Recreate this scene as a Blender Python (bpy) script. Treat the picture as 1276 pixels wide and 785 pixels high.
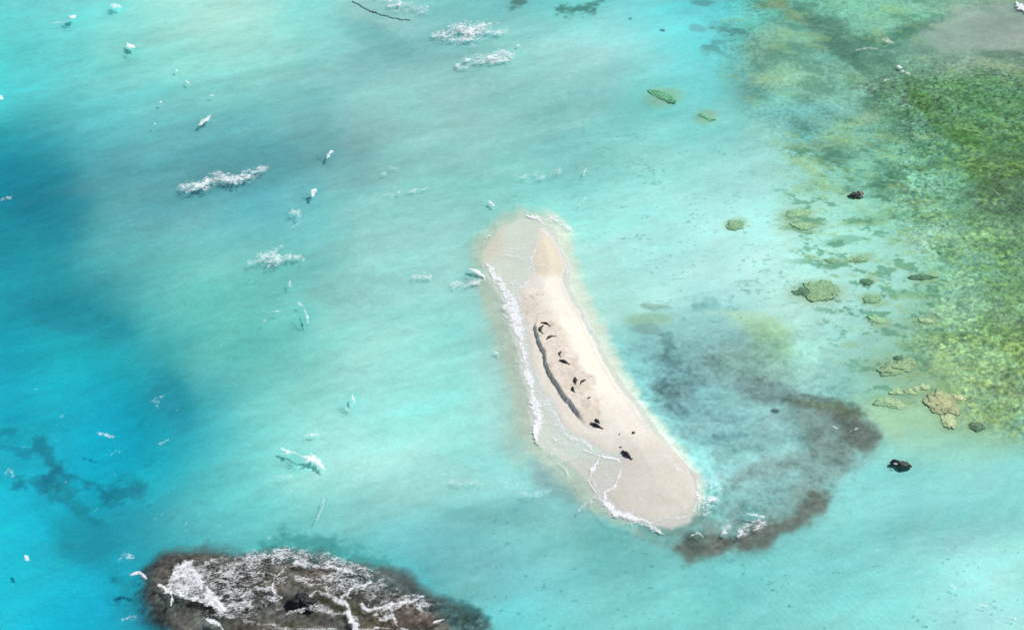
import bpy, bmesh, math, random
import numpy as np
from mathutils import Vector
random.seed(7)
for o in list(bpy.data.objects): bpy.data.objects.remove(o)
sc = bpy.context.scene
C = sc.collection
R = math.radians

# ------------------------------------------------------------------ camera, sky, sun, exposure
CAM_H, DEP, HFOV = 280.0, 40.0, 28.0
cam_d = bpy.data.cameras.new('camera'); cam = bpy.data.objects.new('camera', cam_d); C.objects.link(cam)
cam.location = (0, 0, CAM_H); cam.rotation_euler = (R(90 - DEP), 0, 0)
cam_d.sensor_fit = 'HORIZONTAL'; cam_d.angle = R(HFOV); cam_d.clip_end = 20000; cam_d.clip_start = 1
sc.camera = cam
SUN_EL, SUN_AZ = 52.0, 62.0          # azimuth clockwise from +Y (the view direction): sun up and to the right
w = bpy.data.worlds.new('World'); sc.world = w; w.use_nodes = True
nt = w.node_tree; bg = nt.nodes['Background']
sky = nt.nodes.new('ShaderNodeTexSky'); sky.sky_type = 'NISHITA'; sky.sun_disc = False
sky.sun_elevation = R(SUN_EL); sky.sun_rotation = R(SUN_AZ)
nt.links.new(sky.outputs[0], bg.inputs[0]); bg.inputs[1].default_value = 0.09
sd = bpy.data.lights.new('sun', 'SUN'); sd.energy = 4.2; sd.angle = R(0.53); sd.color = (1, .965, .92)
so = bpy.data.objects.new('sun', sd); C.objects.link(so)
e, a = R(SUN_EL), R(SUN_AZ)
so.rotation_euler = Vector((math.sin(a)*math.cos(e), math.cos(a)*math.cos(e), math.sin(e))).to_track_quat('Z', 'Y').to_euler()
sc.view_settings.view_transform = 'Standard'; sc.view_settings.look = 'None'
sc.view_settings.exposure = 0.0; sc.view_settings.gamma = 1; sc.view_settings.use_curve_mapping = False
sc.cycles.transparent_max_bounces = 16

# calibration of light on a white surface, and clear tropical water (per metre)
LIGHT = np.array([1.25, 1.26, 1.31], np.float32)
KA = np.array([0.36, 0.040, 0.034], np.float32)
VEIL = np.array([0.008, 0.012, 0.018], np.float32)

# ------------------------------------------------------------------ survey: photo point -> point on the sea
F = 638.0/math.tan(R(HFOV/2)); sd_, cd_ = math.sin(R(DEP)), math.cos(R(DEP))
def W(px, py, z=0.0):
    a_, b_ = (px - 638.0)/F, (392.5 - py)/F
    dx, dy, dz = a_, cd_ + b_*sd_, -sd_ + b_*cd_
    t = (z - CAM_H)/dz
    return (dx*t, dy*t, z)
def proj(x, y, z):
    zf = y*cd_ - (z - CAM_H)*sd_; yu = y*sd_ + (z - CAM_H)*cd_
    zf = np.maximum(zf, 1.0)
    return 638.0 + F*x/zf, 392.5 - F*yu/zf
# ------------------------------------------------------------------ noise
_rng = np.random.RandomState(11); TAB = _rng.rand(8, 256, 256).astype(np.float32)*2 - 1
def vn(x, y, s=0):
    T = TAB[s % 8]; x = x + 17.3*s; y = y - 9.7*s
    xi = np.floor(x).astype(np.int32); yi = np.floor(y).astype(np.int32)
    fx = (x - xi).astype(np.float32); fy = (y - yi).astype(np.float32)
    fx = fx*fx*fx*(fx*(fx*6-15)+10); fy = fy*fy*fy*(fy*(fy*6-15)+10)
    x0, x1, y0, y1 = xi & 255, (xi+1) & 255, yi & 255, (yi+1) & 255
    a0 = T[y0, x0]; b0 = T[y0, x1]; c0 = T[y1, x0]; d0 = T[y1, x1]
    return (a0*(1-fx)+b0*fx)*(1-fy) + (c0*(1-fx)+d0*fx)*fy
def fbm(x, y, sc_, oc=4, s=0, gain=.5, sx=1.0, ang=0.0):
    ca, sa = math.cos(ang), math.sin(ang)
    X = (x*ca + y*sa)/(sc_*sx); Y = (-x*sa + y*ca)/sc_
    r = 0; am = 1.0; tot = 0
    for k in range(oc):
        r = r + am*vn(X, Y, s+k); tot += am; am *= gain
        X, Y = (X*.8 - Y*.6)*2.03, (X*.6 + Y*.8)*2.03
    return r/tot*1.6
def sst(t): t = np.clip(t, 0, 1); return t*t*(3-2*t)
# ------------------------------------------------------------------ distances in survey units
def d_line(u, v, pts):
    D = np.full(u.shape, 1e9, np.float32); T = np.zeros(u.shape, np.float32); n = len(pts)-1
    for i in range(n):
        (x0, y0), (x1, y1) = pts[i], pts[i+1]; dx, dy = x1-x0, y1-y0; L = dx*dx+dy*dy+1e-9
        t = np.clip(((u-x0)*dx + (v-y0)*dy)/L, 0, 1)
        d = np.hypot(u-x0-t*dx, v-y0-t*dy); m = d < D
        D = np.where(m, d, D); T = np.where(m, (i+t)/n, T)
    return D, T
def d_poly(u, v, pts):      # signed, positive inside
    P = list(pts) + [pts[0]]; D, _ = d_line(u, v, P); ins = np.zeros(u.shape, bool)
    for i in range(len(P)-1):
        (x0, y0), (x1, y1) = P[i], P[i+1]
        c = (y0 > v) != (y1 > v)
        ins ^= c & (u < (x1-x0)*(v-y0)/((y1-y0) if y1 != y0 else 1e-9) + x0)
    return np.where(ins, D, -D)
def box(u, v, pts, m):
    xs = [p[0] for p in pts]; ys = [p[1] for p in pts]
    return (u > min(xs)-m) & (u < max(xs)+m) & (v > min(ys)-m) & (v < max(ys)+m)

# ------------------------------------------------------------------ survey of the bed: broad tone chart (columns every 64, rows every 65)
G = """100,220,215 110,222,218 120,222,215 150,222,208 165,222,205 155,215,200 130,210,200 150,200,190 140,200,195 120,195,190 110,185,180 110,200,195 115,205,205 110,210,210 100,200,205 105,190,165 120,195,165 125,190,160 130,190,160 135,175,150 140,170,150
85,218,215 95,212,208 115,215,205 135,215,200 150,212,195 150,210,195 135,200,190 130,190,185 125,185,178 125,190,182 140,205,195 155,205,198 150,205,200 120,210,208 105,205,205 120,185,165 115,175,150 110,175,150 130,175,150 150,175,160 140,160,145
80,208,208 90,195,195 105,200,195 115,195,188 120,195,185 115,185,175 115,178,170 135,192,182 140,195,185 140,192,182 135,198,188 135,198,190 120,198,190 110,200,195 110,195,190 120,190,170 130,195,170 120,180,155 95,150,110 90,145,95 85,135,90
20,130,150 50,150,160 85,170,170 95,170,165 90,160,160 90,160,160 95,155,150 110,165,160 125,185,175 130,188,178 130,198,188 120,190,182 130,205,195 145,220,210 150,225,215 155,228,215 130,205,180 135,205,175 110,180,145 85,145,95 75,125,75
15,120,145 30,130,145 70,145,150 90,160,160 95,165,162 80,160,160 100,175,170 125,190,180 130,195,185 130,200,190 130,205,195 130,215,205 150,228,218 155,232,222 165,238,225 165,240,228 155,225,200 140,210,185 140,205,175 105,165,125 75,120,80
20,140,160 25,140,155 45,150,155 90,175,172 105,190,180 110,190,180 115,195,188 145,215,203 145,212,202 150,212,200 165,220,205 160,225,212 165,235,222 165,238,228 175,240,228 175,240,228 165,235,218 155,225,205 165,230,205 120,185,150 85,135,90
20,150,175 25,150,165 25,145,155 70,180,180 110,205,192 110,205,195 115,205,195 135,205,195 140,215,203 135,212,202 165,212,198 165,222,208 155,220,205 150,205,195 140,195,190 165,220,205 160,225,210 150,215,200 140,200,175 130,185,155 110,150,100
10,155,185 15,160,185 20,160,175 45,165,172 105,205,195 120,212,200 130,215,205 150,220,208 145,225,212 135,220,208 165,212,198 150,212,200 118,188,182 105,165,165 120,180,172 150,205,180 145,210,195 140,200,180 135,190,160 140,180,130 120,155,100
10,180,205 15,180,205 15,170,190 25,160,175 60,185,190 120,215,205 140,225,212 145,225,215 140,228,215 145,230,218 160,212,200 160,210,198 135,205,198 125,190,185 115,175,170 125,180,175 120,185,180 140,205,180 160,205,165 150,195,150 120,185,165
10,175,200 10,160,182 10,165,185 30,180,195 80,200,200 120,215,208 140,225,215 155,225,212 155,225,212 140,220,212 135,212,205 120,195,190 130,205,200 140,210,205 150,215,212 145,205,200 125,190,185 130,210,205 130,212,205 135,212,205 130,210,205
10,190,215 20,175,195 20,155,170 55,175,180 95,195,195 100,210,205 110,205,200 120,200,195 115,195,192 105,180,178 110,195,190 120,195,190 120,200,195 125,200,195 110,190,186 115,190,186 120,200,195 125,208,203 130,205,202 130,205,200 135,215,205
5,190,220 15,185,210 20,170,190 30,170,180 50,175,180 60,180,182 60,180,182 65,185,185 70,185,185 80,180,185 105,190,190 100,190,185 95,180,175 105,200,195 105,200,195 115,205,200 115,200,195 125,210,205 135,212,208 150,222,215 150,225,215
5,190,220 15,180,205 20,170,190 30,160,175 40,160,170 45,165,172 50,165,172 55,165,172 55,165,170 60,165,170 90,195,195 100,195,190 105,200,195 110,205,200 110,200,195 110,195,190 120,205,200 125,210,205 135,215,210 150,220,215 150,222,215"""
GR = np.array([[[float(c) for c in t.split(',')] for t in r.split()] for r in G.split('\n')], np.float32)
GR[..., 0] += 12; GR[..., 1] += 1; GR[..., 2] += 7; GR[0:2, 0:3, 0] += 10; GR[6:11, 3:6, 0] -= 7; GR[9:13, 14:, 0] -= 6; GR[..., 1] += np.clip((222-GR[..., 1])*.35, -10, 7); GR[..., 2] += np.clip((222-GR[..., 2])*.3, -6, 9)
GR[2:5, 2:7] += np.array((0, 6, 9), np.float32)
for r_, c_, col in [(3,0,(34,158,176)),(3,1,(64,168,178)),(4,0,(32,148,168)),(4,1,(42,153,168)),(4,2,(92,174,180)),(5,0,(36,160,178)),(5,1,(44,162,176)),(5,2,(92,190,196)),(5,3,(108,190,190)),
 (6,0,(34,165,185)),(6,1,(40,165,180)),(6,2,(45,165,178)),(6,3,(85,188,190)),(6,4,(104,200,194)),(6,5,(105,200,194)),(7,0,(34,172,196)),(7,1,(38,182,196)),(7,2,(36,176,190)),(7,3,(50,175,184)),(7,4,(90,192,190)),(7,5,(103,194,192)),(7,6,(118,202,196)),
 (8,0,(34,184,205)),(8,1,(36,184,205)),(9,0,(36,180,202)),(9,1,(36,170,192)),(10,0,(38,192,214)),(11,0,(40,194,214)),(11,1,(42,192,210)),(12,0,(40,194,214)),(11,9,(112,192,195)),(12,9,(90,182,184))]: GR[r_, c_] = col
def cubic(u, v):
    gx = np.clip(u/64.0, 0, 19.999); gy = np.clip(v/65.0, 0, 11.999)
    xi = gx.astype(np.int32); yi = gy.astype(np.int32); fx = (gx-xi)[..., None]; fy = (gy-yi)[..., None]
    def wts(f):  # uniform B-spline blended with Catmull-Rom keeps it smooth and near the chart
        b = ((1-f)**3/6, (3*f**3-6*f**2+4)/6, (-3*f**3+3*f**2+3*f+1)/6, f**3/6)
        c = (-.5*f+f*f-.5*f**3, 1-2.5*f*f+1.5*f**3, .5*f+2*f*f-1.5*f**3, -.5*f*f+.5*f**3)
        return [.5*p+.5*q for p, q in zip(b, c)]
    wx, wy = wts(fx), wts(fy); out = 0
    for j in range(4):
        yy = np.clip(yi+j-1, 0, 12)
        for i in range(4):
            xx = np.clip(xi+i-1, 0, 20); out = out + GR[yy, xx]*(wx[i]*wy[j])
    return out
# soft beds: (cx, cy, rx, ry, tilt deg, colour, strength, edge softness 0..1, depth follows)
BLOBS = [
 # left weed beds
 (110,680,40,28,20,(20,135,150),.5,.8),(22,520,20,9,0,(10,160,190),.4,.8),(215,500,22,44,-20,(22,145,160),.5,1.0),
 (50,240,70,50,50,(12,125,148),.3,1.0),(90,395,70,22,15,(20,138,152),.5,.9),
 # upper murk
 (140,225,70,18,-10,(74,148,152),.35,.9),(390,180,30,60,0,(88,148,148),.3,.9),(330,210,60,24,-10,(78,146,148),.35,.9),
 (235,240,80,22,-20,(84,154,156),.35,.9),(470,48,50,16,25,(110,175,175),.5,.9),
 # weeds at top
 (875,4,14,6,0,(80,140,140),.7,.6),
 (922,38,10,3,0,(80,135,130),.7,.5),(825,38,4,2,0,(60,120,120),.9,.4),(785,24,3,2,0,(70,130,130),.7,.5),
 (885,60,12,4,5,(80,150,150),.6,.6),(897,52,10,4,0,(85,145,140),.6,.6),(868,36,10,5,15,(90,150,150),.5,.6),
 # ridges up right
 (930,90,30,50,-10,(100,165,150),.5,.8),(960,60,34,30,10,(125,170,140),.6,.8),(1035,45,18,60,-50,(80,125,110),.75,.7),(1060,70,50,8,45,(85,130,115),.6,.7),
 (1090,70,40,12,30,(85,130,110),.5,.8),(1145,35,50,12,-10,(75,130,110),.7,.7),(1120,20,50,8,0,(125,190,150),.5,.7),(990,95,40,16,10,(148,190,150),.4,.9),
 (960,100,26,12,0,(140,178,140),.4,.8),(1000,140,60,14,-8,(110,184,184),.45,.9),(1015,165,40,14,0,(105,185,185),.5,.8),(980,15,30,8,40,(120,150,110),.6,.7),(960,8,22,6,0,(120,150,105),.6,.7),
 (1040,175,30,12,20,(140,176,130),.5,.8),(1012,182,30,6,5,(120,165,130),.6,.6),(1065,150,40,8,-15,(160,195,150),.5,.7),(1095,110,60,8,20,(125,160,125),.4,.8),
 (1215,40,72,26,-8,(150,176,162),.9,.7),(1250,34,40,26,0,(148,168,154),.6,.8),(1255,68,36,6,5,(96,130,108),.6,.7),
 (1020,222,50,7,36,(150,205,160),.75,.6),(1070,195,30,20,0,(130,195,165),.4,.8),(1165,140,16,50,-40,(70,120,50),.7,.7),(1200,175,30,16,35,(78,128,55),.6,.7),(1240,215,40,26,20,(95,128,62),.5,.8),
 (1240,120,50,30,10,(85,150,90),.6,.8),(1190,110,40,10,10,(95,155,90),.5,.8),(1140,230,60,20,0,(120,195,165),.4,.9),(1245,250,40,30,0,(80,115,80),.6,.8),
 (1110,215,60,40,0,(115,190,160),.4,.9),
 # pinkish coral rubble fan right of the bar
 (800,400,30,9,-5,(140,185,160),.8,.7),(812,382,18,5,3,(125,165,150),.8,.5),(800,412,20,7,0,(120,165,158),.8,.6),
 (915,392,40,6,0,(165,200,180),.6,.7),(950,405,40,14,12,(160,205,165),.7,.7),(960,430,28,26,20,(150,200,150),.6,.8),
 (848,492,28,14,20,(102,144,146),.6,.95),(872,480,26,8,0,(112,156,155),.5,.95),(850,512,30,12,0,(114,166,166),.45,1.0),
 (900,440,80,36,0,(124,176,170),.5,1.0),(935,455,50,22,10,(125,170,155),.6,.8),(950,485,50,14,8,(115,150,150),.6,.8),(1010,500,34,8,10,(95,130,130),.8,.6),
 (895,545,60,6,-5,(95,155,155),.5,.8),(880,520,50,8,0,(95,150,150),.5,.8),(850,540,20,8,0,(100,150,150),.5,.8),(963,511,6,3,0,(60,85,90),.9,.4),(980,498,7,2.5,0,(60,85,90),.8,.4),
 (1000,560,40,14,0,(125,195,190),.5,.9),(930,590,50,16,-10,(150,212,208),.6,.9),(960,565,60,12,-10,(150,212,208),.5,.9),
 # yellow sands bottom right
 (1100,522,40,12,35,(165,205,165),.55,.9),(1130,520,44,16,0,(158,206,168),.6,.9),(1180,515,8,18,0,(165,195,125),.8,.5),(1175,500,16,14,0,(130,170,125),.8,.5),(1220,480,60,36,20,(145,180,125),.6,.8),
 (1190,440,50,24,15,(140,180,130),.5,.9),(1250,440,40,40,0,(110,150,80),.5,.8),(1215,530,14,6,0,(110,155,120),.7,.5),(1250,515,26,16,0,(125,160,95),.7,.6),(1215,425,34,16,0,(105,150,95),.5,.8),
 (1265,360,30,24,0,(100,150,100),.5,.8),(1240,300,50,16,0,(100,150,95),.5,.8),(1180,270,40,8,-10,(110,165,120),.6,.7),(1120,262,60,7,-15,(120,175,135),.7,.6),(1180,340,50,30,0,(120,200,180),.3,.9),
 (1060,242,30,3,38,(160,205,150),.5,.7),(1050,300,26,6,-6,(115,175,150),.75,.6),(1085,275,30,6,-4,(130,185,150),.5,.7),(1143,368,30,5,5,(90,140,115),.4,.7),
 # broad soft tints
 (690,340,30,70,-20,(190,232,218),.3,.9),(470,440,90,60,0,(150,226,212),.3,.9),(620,640,80,16,5,(92,168,165),.5,.9),(640,625,40,10,5,(95,172,170),.4,.9),(570,690,80,30,20,(95,180,182),.4,.9),
 (728,612,32,24,0,(122,166,162),.75,.9),(690,592,26,18,20,(120,164,162),.7,.9),(650,545,22,40,-15,(165,198,182),.5,.9),(760,690,80,26,10,(92,180,175),.4,.9),(560,610,80,20,0,(150,220,208),.3,.9),
 (400,600,60,20,0,(150,230,215),.3,.9),(1060,700,80,20,-20,(105,195,195),.4,.9),(1140,640,80,24,0,(120,200,198),.3,.9),(1200,720,60,16,20,(165,228,218),.4,.9),(900,730,60,12,20,(100,190,188),.4,.9),
 (430,360,60,16,-5,(130,190,180),.5,.9),(1160,250,50,14,0,(120,190,165),.3,.9),
]
for cx_, cy_, a_, b_ in [(1020,364,36,16),(916,281,15,8),(828,121,22,12),(880,146,17,9),(993,266,22,11),(1003,281,22,10),(1037,325,14,6),(1072,324,16,7),(1080,352,12,7),(1085,373,15,7),(1094,399,17,9),
 (1150,346,24,9),(1118,460,44,15),(1110,502,26,11),(1117,489,12,8),(1142,487,20,9),(1154,400,18,9),(1175,502,24,18),(1182,525,12,14),(1217,531,14,9),(1195,495,14,8)]: BLOBS.append((cx_, cy_+1, a_, b_, 0, (142, 176, 136), .55, .9))
STROKES = [ # ragged dark weed and rubble lines: points, half width, colour, strength
 ([(46,552),(60,564),(72,582),(88,594),(108,602),(126,612),(138,624)],7,(16,122,144),.7),
 ([(26,607),(44,601),(60,608),(80,600)],8,(16,122,144),.7),([(72,585),(66,600)],7,(12,118,138),.7),
 ([(74,622),(92,630),(104,642),(116,650)],8,(34,138,154),.65),([(84,612),(100,616)],5,(28,130,145),.6),
 ([(0,556),(14,561),(34,571)],5,(14,140,165),.6),([(0,539),(20,535)],5,(14,142,166),.6),([(146,616),(160,620),(180,614)],8,(26,128,146),.7),([(152,600),(185,604)],5,(40,150,165),.5),
 ([(80,665),(110,690),(135,700)],16,(34,160,176),.4),([(60,650),(90,665)],9,(34,160,176),.35),
 ([(824,425),(832,450),(834,475),(842,498),(850,512)],7,(92,132,136),.6),([(824,488),(850,482),(880,480)],8,(96,138,140),.5),([(838,445),(870,440),(900,450)],10,(110,155,152),.4),
 ([(870,380),(885,378),(900,382)],8,(100,158,160),.55),([(985,500),(1010,502),(1040,508),(1070,520)],8,(98,122,112),.6),
 ([(700,12),(720,14),(740,9)],6,(72,125,118),.8),([(640,6),(652,4)],5,(78,120,112),.7),([(885,34),(915,38)],4,(88,140,135),.6),([(880,62),(905,66)],6,(100,155,152),.45),
 ([(330,685),(360,672),(400,676),(430,690),(470,705)],10,(60,150,148),.6),([(210,690),(260,686)],8,(70,150,150),.5),([(150,720),(168,760)],12,(30,150,165),.5),
 ([(540,755),(575,752),(600,770)],10,(45,105,112),.7),
 ([(860,645),(900,640),(940,620),(980,600)],16,(120,160,156),.45),([(900,560),(960,548),(1010,560)],14,(116,165,162),.4),([(930,470),(980,500),(1010,540),(1040,560)],16,(112,148,142),.45),
 ([(470,45),(500,50)],10,(116,180,178),.4),([(1020,20),(1045,50),(1075,80),(1110,105)],16,(84,128,106),.5),([(1080,55),(1120,45),(1160,32)],10,(78,128,108),.55),
]
POLYS = [  # soft edged beds with an outline: points, colour, strength, edge, warp
 ([(592,300),(614,276),(646,262),(690,268),(690,330),(660,400),(700,560),(800,668),(740,645),(700,600),(674,582),(650,545),(634,490),(618,430),(602,380),(590,340)], (188,206,194), .85, 18, 3),
 ([(680,266),(715,290),(722,345),(745,395),(768,445),(798,495),(832,540),(872,590),(882,625),(866,650),(800,650),(700,400)], (214,224,214), .9, 16, 2),
 ([(800,650),(835,640),(880,650),(900,655),(935,642),(965,628),(990,605),(1000,592),(960,590),(930,600),(960,575),(1010,562),(1000,545),(1000,520),(985,500),(1030,500),(1072,518),(1090,532),(1098,541),(1085,552),(1072,565),(1062,566),(1074,577),(1052,592),(1040,606),(1036,632),(1012,655),(985,664),(966,682),(940,684),(920,682),(895,693),(860,699),(836,684),(820,668)], (120,142,138), .62, 26, 12),
 ([(850,672),(880,668),(920,670),(950,655),(985,640),(1005,620),(1030,606),(1038,612),(1034,632),(1010,652),(985,662),(966,681),(940,683),(916,680),(895,692),(860,698),(838,686)], (100,110,105), .8, 14, 9),
 ([(1020,515),(1060,515),(1088,532),(1098,541),(1085,552),(1070,562),(1045,548),(1050,528)], (98,110,106), .7, 14, 8),
 ([(985,498),(1050,504),(1085,520),(1060,522),(1010,508)], (110,130,105), .6, 6, 4),
 # the rocky reef at bottom left
 ([(169,742),(176,715),(195,700),(225,692),(270,694),(300,690),(345,684),(390,690),(440,704),(480,712),(520,738),(560,752),(596,765),(606,785),(620,840),(240,840),(206,792),(178,772)], (76,96,98), .97, 24, 11),
 ([(184,762),(186,725),(200,706),(235,697),(290,700),(340,705),(400,720),(440,735),(500,752),(535,770),(560,790),(560,840),(250,840),(214,790)], (90,97,94), .92, 14, 9),
 ([(330,725),(360,712),(410,716),(430,730),(395,738),(350,748),(330,745)], (118,117,106), .5, 16, 8),
 ([(450,765),(500,752),(530,768),(540,785),(450,790)], (114,107,99), .55, 16, 8),
 ([(545,755),(590,760),(600,785),(560,785)], (52,104,110), .6, 16, 8),
]
DRY = [(675,288),(688,300),(698,316),(703,332),(700,345),(701,360),(710,376),(721,392),(732,415),(742,437),(754,462),(769,487),(788,509),(804,533),(822,554),(842,571),(857,588),(864,606),(863,628),(855,642),(838,648),(820,652),(806,650),(790,644),(770,638),(764,629),(754,618),(764,608),(771,594),(775,582),(770,571),(752,567),(741,560),(728,550),(714,545),(702,532),(694,517),(686,502),(674,488),(668,470),(661,452),(659,430),(656,408),(650,392),(644,378),(646,366),(656,352),(668,340),(660,326),(664,312)]
SCARP = [(671,398),(667,406),(667,417),(671,431),(677,444),(680,456),(684,468),(693,484),(703,499),(714,513),(723,525),(729,533)]
PLATEAU = [(667,402),(678,396),(692,404),(706,428),(720,452),(735,474),(743,496),(745,515),(750,532),(738,536),(729,532),(722,524),(714,512),(703,498),(693,483),(684,467),(680,455),(676,444),(671,430),(667,417)]
GOLD = [(677,293),(690,303),(700,318),(705,335),(700,345),(686,350),(668,346),(661,330),(664,314)]
WASH = [(603,316),(622,288),(650,272),(675,276),(694,290),(709,330),(712,362),(742,418),(768,468),(806,518),(834,558),(868,595),(872,630),(858,655),(835,664),(815,662),(760,645),(738,620),(728,600),(700,575),(678,565),(662,540),(656,500),(645,450),(634,400),(622,370),(604,345)]

def bed(x, y, u, v):
    """tone of the bed as seen through the water, and a tone that tells how deep it lies"""
    # wander outlines by world-space noise
    wx = fbm(x, y, 9, 4, 1)*5; wy = fbm(x, y, 9, 4, 4)*3.5
    uu, vv = u + wx*.9, v + wy*.9
    Cc = cubic(u + wx*1.5, v + wy*1.5)
    for (cx, cy, rx, ry, an, col, st, sf) in BLOBS:
        m = max(rx, ry)*1.5 + 12
        k = (np.abs(u-cx) < m) & (np.abs(v-cy) < m)
        if not k.any(): continue
        fine = min(1.0, min(rx, ry)/8)
        du, dv = u[k] + wx[k]*1.3*fine - cx, v[k] + wy[k]*1.3*fine - cy; c_, s_ = math.cos(R(an)), math.sin(R(an))
        r = np.hypot((du*c_+dv*s_)/rx, (-du*s_+dv*c_)/ry)
        r = r + (fbm(x[k], y[k], 4.5, 3, 2)*.38 + fbm(x[k], y[k], 1.4, 3, 5)*.2)*(1.15-sf)
        wgt = sst((1 + sf*.45 - r)/(sf*.9 + .1))*st
        Cc[k] = Cc[k]*(1-wgt[:, None]) + (np.array(col, np.float32) + np.array((11, 8, 14), np.float32))*wgt[:, None]
    f1 = fbm(x, y, 3.4, 4, 6, gain=.65); f2 = fbm(x, y, 1.1, 3, 2, gain=.6)
    for (pts, hw, col, st) in STROKES:
        k = box(u, v, pts, hw*3+8)
        if not k.any(): continue
        d, _ = d_line(u[k] + wx[k]*1.6, v[k] + wy[k]*1.6, pts)
        wgt = sst(1.0 - d/(hw*1.7) + .62*f1[k] + .34*f2[k])*st
        Cc[k] = Cc[k]*(1-wgt[:, None]) + np.array(col, np.float32)*wgt[:, None]
    for (pts, col, st, ed, wp) in POLYS:
        k = box(u, v, pts, ed+20)
        if not k.any(): continue
        d = d_poly(u[k] + wx[k]/5*wp, v[k] + wy[k]/5*wp, pts) + fbm(x[k], y[k], 2.2, 3, 3)*min(3.5, ed*.4)
        wgt = sst(.5 + d/ed)*st
        Cc[k] = Cc[k]*(1-wgt[:, None]) + np.array(col, np.float32)*wgt[:, None]
    Cc[:, 0] = np.where(Cc[:, 0] < 60, 30 + Cc[:, 0]**2/120, Cc[:, 0])
    return Cc

# ------------------------------------------------------------------ ground grid: fine where the camera looks, widening to the horizon
def axis(a0, b0, st, far):
    core = list(np.arange(a0, b0+st*.5, st)); s = st; lo = []; q = a0
    while q > -far: s *= 1.13; q -= s; lo.append(q)
    s = st; hi = []; q = core[-1]
    while q < far: s *= 1.13; q += s; hi.append(q)
    return np.array(lo[::-1] + core + hi)
XS = axis(-150, 150, .26, 6000); YS = axis(236, 486, .31, 6000)
X, Y = np.meshgrid(XS, YS); sh = X.shape
x = X.ravel().astype(np.float32); y = Y.ravel().astype(np.float32)
INF = (x > -175) & (x < 175) & (y > 215) & (y < 515)

def s2l(c): c = np.clip(c/255.0, 0, 1); return np.where(c <= .04045, c/12.92, ((c+.055)/1.055)**2.4)
PATH = 1/math.sin(R(DEP)) + 1/math.sin(R(SUN_EL))
def depth_of(c):
    l = s2l(c) - VEIL; l = np.maximum(l, .003)
    q = np.log(l[:, 2]/l[:, 0]) + .12
    d = np.maximum(q, 0)/(KA[0]-KA[2])/PATH
    return np.clip(d, .06, 6.5)

u, v = proj(x, y, 0); Cb = cubic(u, v); d = depth_of(Cb)
for _ in range(2):
    u, v = proj(x, y, -d*.9); Cb = cubic(u, v); d = depth_of(Cb)
u, v = proj(x, y, -d)
full = bed(x, y, u, v)
d_full = depth_of(full)
# --- fine colour of the bed (painted water ripples, weed flecks, rubble, reef growth); noise is in metres
def blendto(Cc, col, wgt): return Cc*(1-wgt[:, None]) + np.array(col, np.float32)*wgt[:, None]
n1 = fbm(x, y, 14, 4, 0, sx=2.6, ang=.45); n2 = fbm(x, y, 3.5, 3, 2, sx=3.0, ang=.4); n3 = fbm(x, y, 1.1, 3, 5, sx=1.8, ang=.3)
n4 = fbm(x, y, 30, 3, 6, sx=1.6, ang=.6)
n5 = fbm(x, y, 2.4, 3, 4, sx=5.5, ang=.42); n6 = fbm(x, y, 6.0, 3, 1, sx=4.5, ang=.5)
lum = 1 + .03*n1 + .022*n2 + .022*n3 + .03*n4 + .016*n5 + .013*n6  # broad mottling, plus water ripples painted as light and dark streaks in bed colour
full = full*lum[:, None]
def zone(pts, ed): return sst(.5 + d_poly(u, v, pts)/ed)
Zreef = zone([(1075,110),(1130,85),(1200,78),(1420,84),(1420,560),(1275,545),(1225,535),(1185,520),(1180,470),(1125,440),(1140,395),(1170,340),(1120,290),(1100,240),(1120,180)], 60)
Zup = zone([(905,-60),(1420,-60),(1420,130),(1180,150),(1120,260),(1060,250),(985,215),(930,140),(890,60)], 60)
Zup = Zup*(1 - .75*zone([(1130,45),(1190,20),(1300,-10),(1300,70),(1180,72)], 40))
Zcalm = zone([(700,150),(960,170),(1110,300),(1130,420),(1090,470),(900,440),(780,380),(720,260)], 80)
Zsw = zone([(620,640),(880,700),(1276,660),(1400,820),(500,840)], 60)
Zshoal = zone([(760,430),(1000,400),(1100,520),(1060,620),(900,700),(830,680),(800,560)], 60)
b1 = fbm(x, y, 2.6, 4, 6, gain=.62, sx=1.5, ang=-.2); b2 = fbm(x, y, 5.5, 4, 3, gain=.6, sx=1.4, ang=-.3); b3 = fbm(x, y, .9, 3, 1, gain=.7)
grain = fbm(x, y, .55, 2, 4, gain=.8)
full = blendto(full, (60, 100, 62), sst((b1+.35*b3+.5*b2)*2.0+.05)*Zreef*.50)
Zsp = zone([(1100,150),(1200,230),(1225,330),(1200,420),(1130,440),(1090,380),(1060,260)], 70)
full = blendto(full, (150, 218, 195), sst((-b1-.25*b3+.3*b2)*1.6-.15)*Zreef*(.32+.5*Zsp))
full = blendto(full, (138, 172, 98), sst((b2*.6+b3*.9)*1.8-.3)*Zreef*.42)
full = blendto(full, (44, 78, 46), sst((-b2*.7+b3*.7)*1.6-.55)*Zreef*.45)
Ztr = zone([(970,150),(1180,160),(1200,500),(1090,500),(1030,420),(980,300)], 60)
full = blendto(full, (88, 148, 120), sst((fbm(x, y, 2.0, 4, 5, gain=.68, sx=1.7, ang=-.1)+.45*b2-.24)*4)*Ztr*.62)
full = blendto(full, (150, 185, 130), sst((fbm(x, y, 2.6, 4, 7, gain=.68, sx=1.7)+.3*b3-.34)*4)*Ztr*.42)
b8 = fbm(x, y, 8, 4, 5, gain=.6, sx=1.3, ang=-.5)
Zlow = sst((v-215)/120)
full = blendto(full, (150, 196, 160), Zreef*Zlow*(.18+.5*sst((b8+.4*b1)*2.2)))
full = blendto(full, (166, 188, 126), Zreef*sst((v-400)/50)*sst((-b8*.5+b3+.4*b1)*1.8)*.5)
full = full*(1+.22*Zreef*b3+.16*Zreef*grain+.12*Zreef*b1+.08*Zup*b3+.06*Zup*grain)[:, None]
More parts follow.
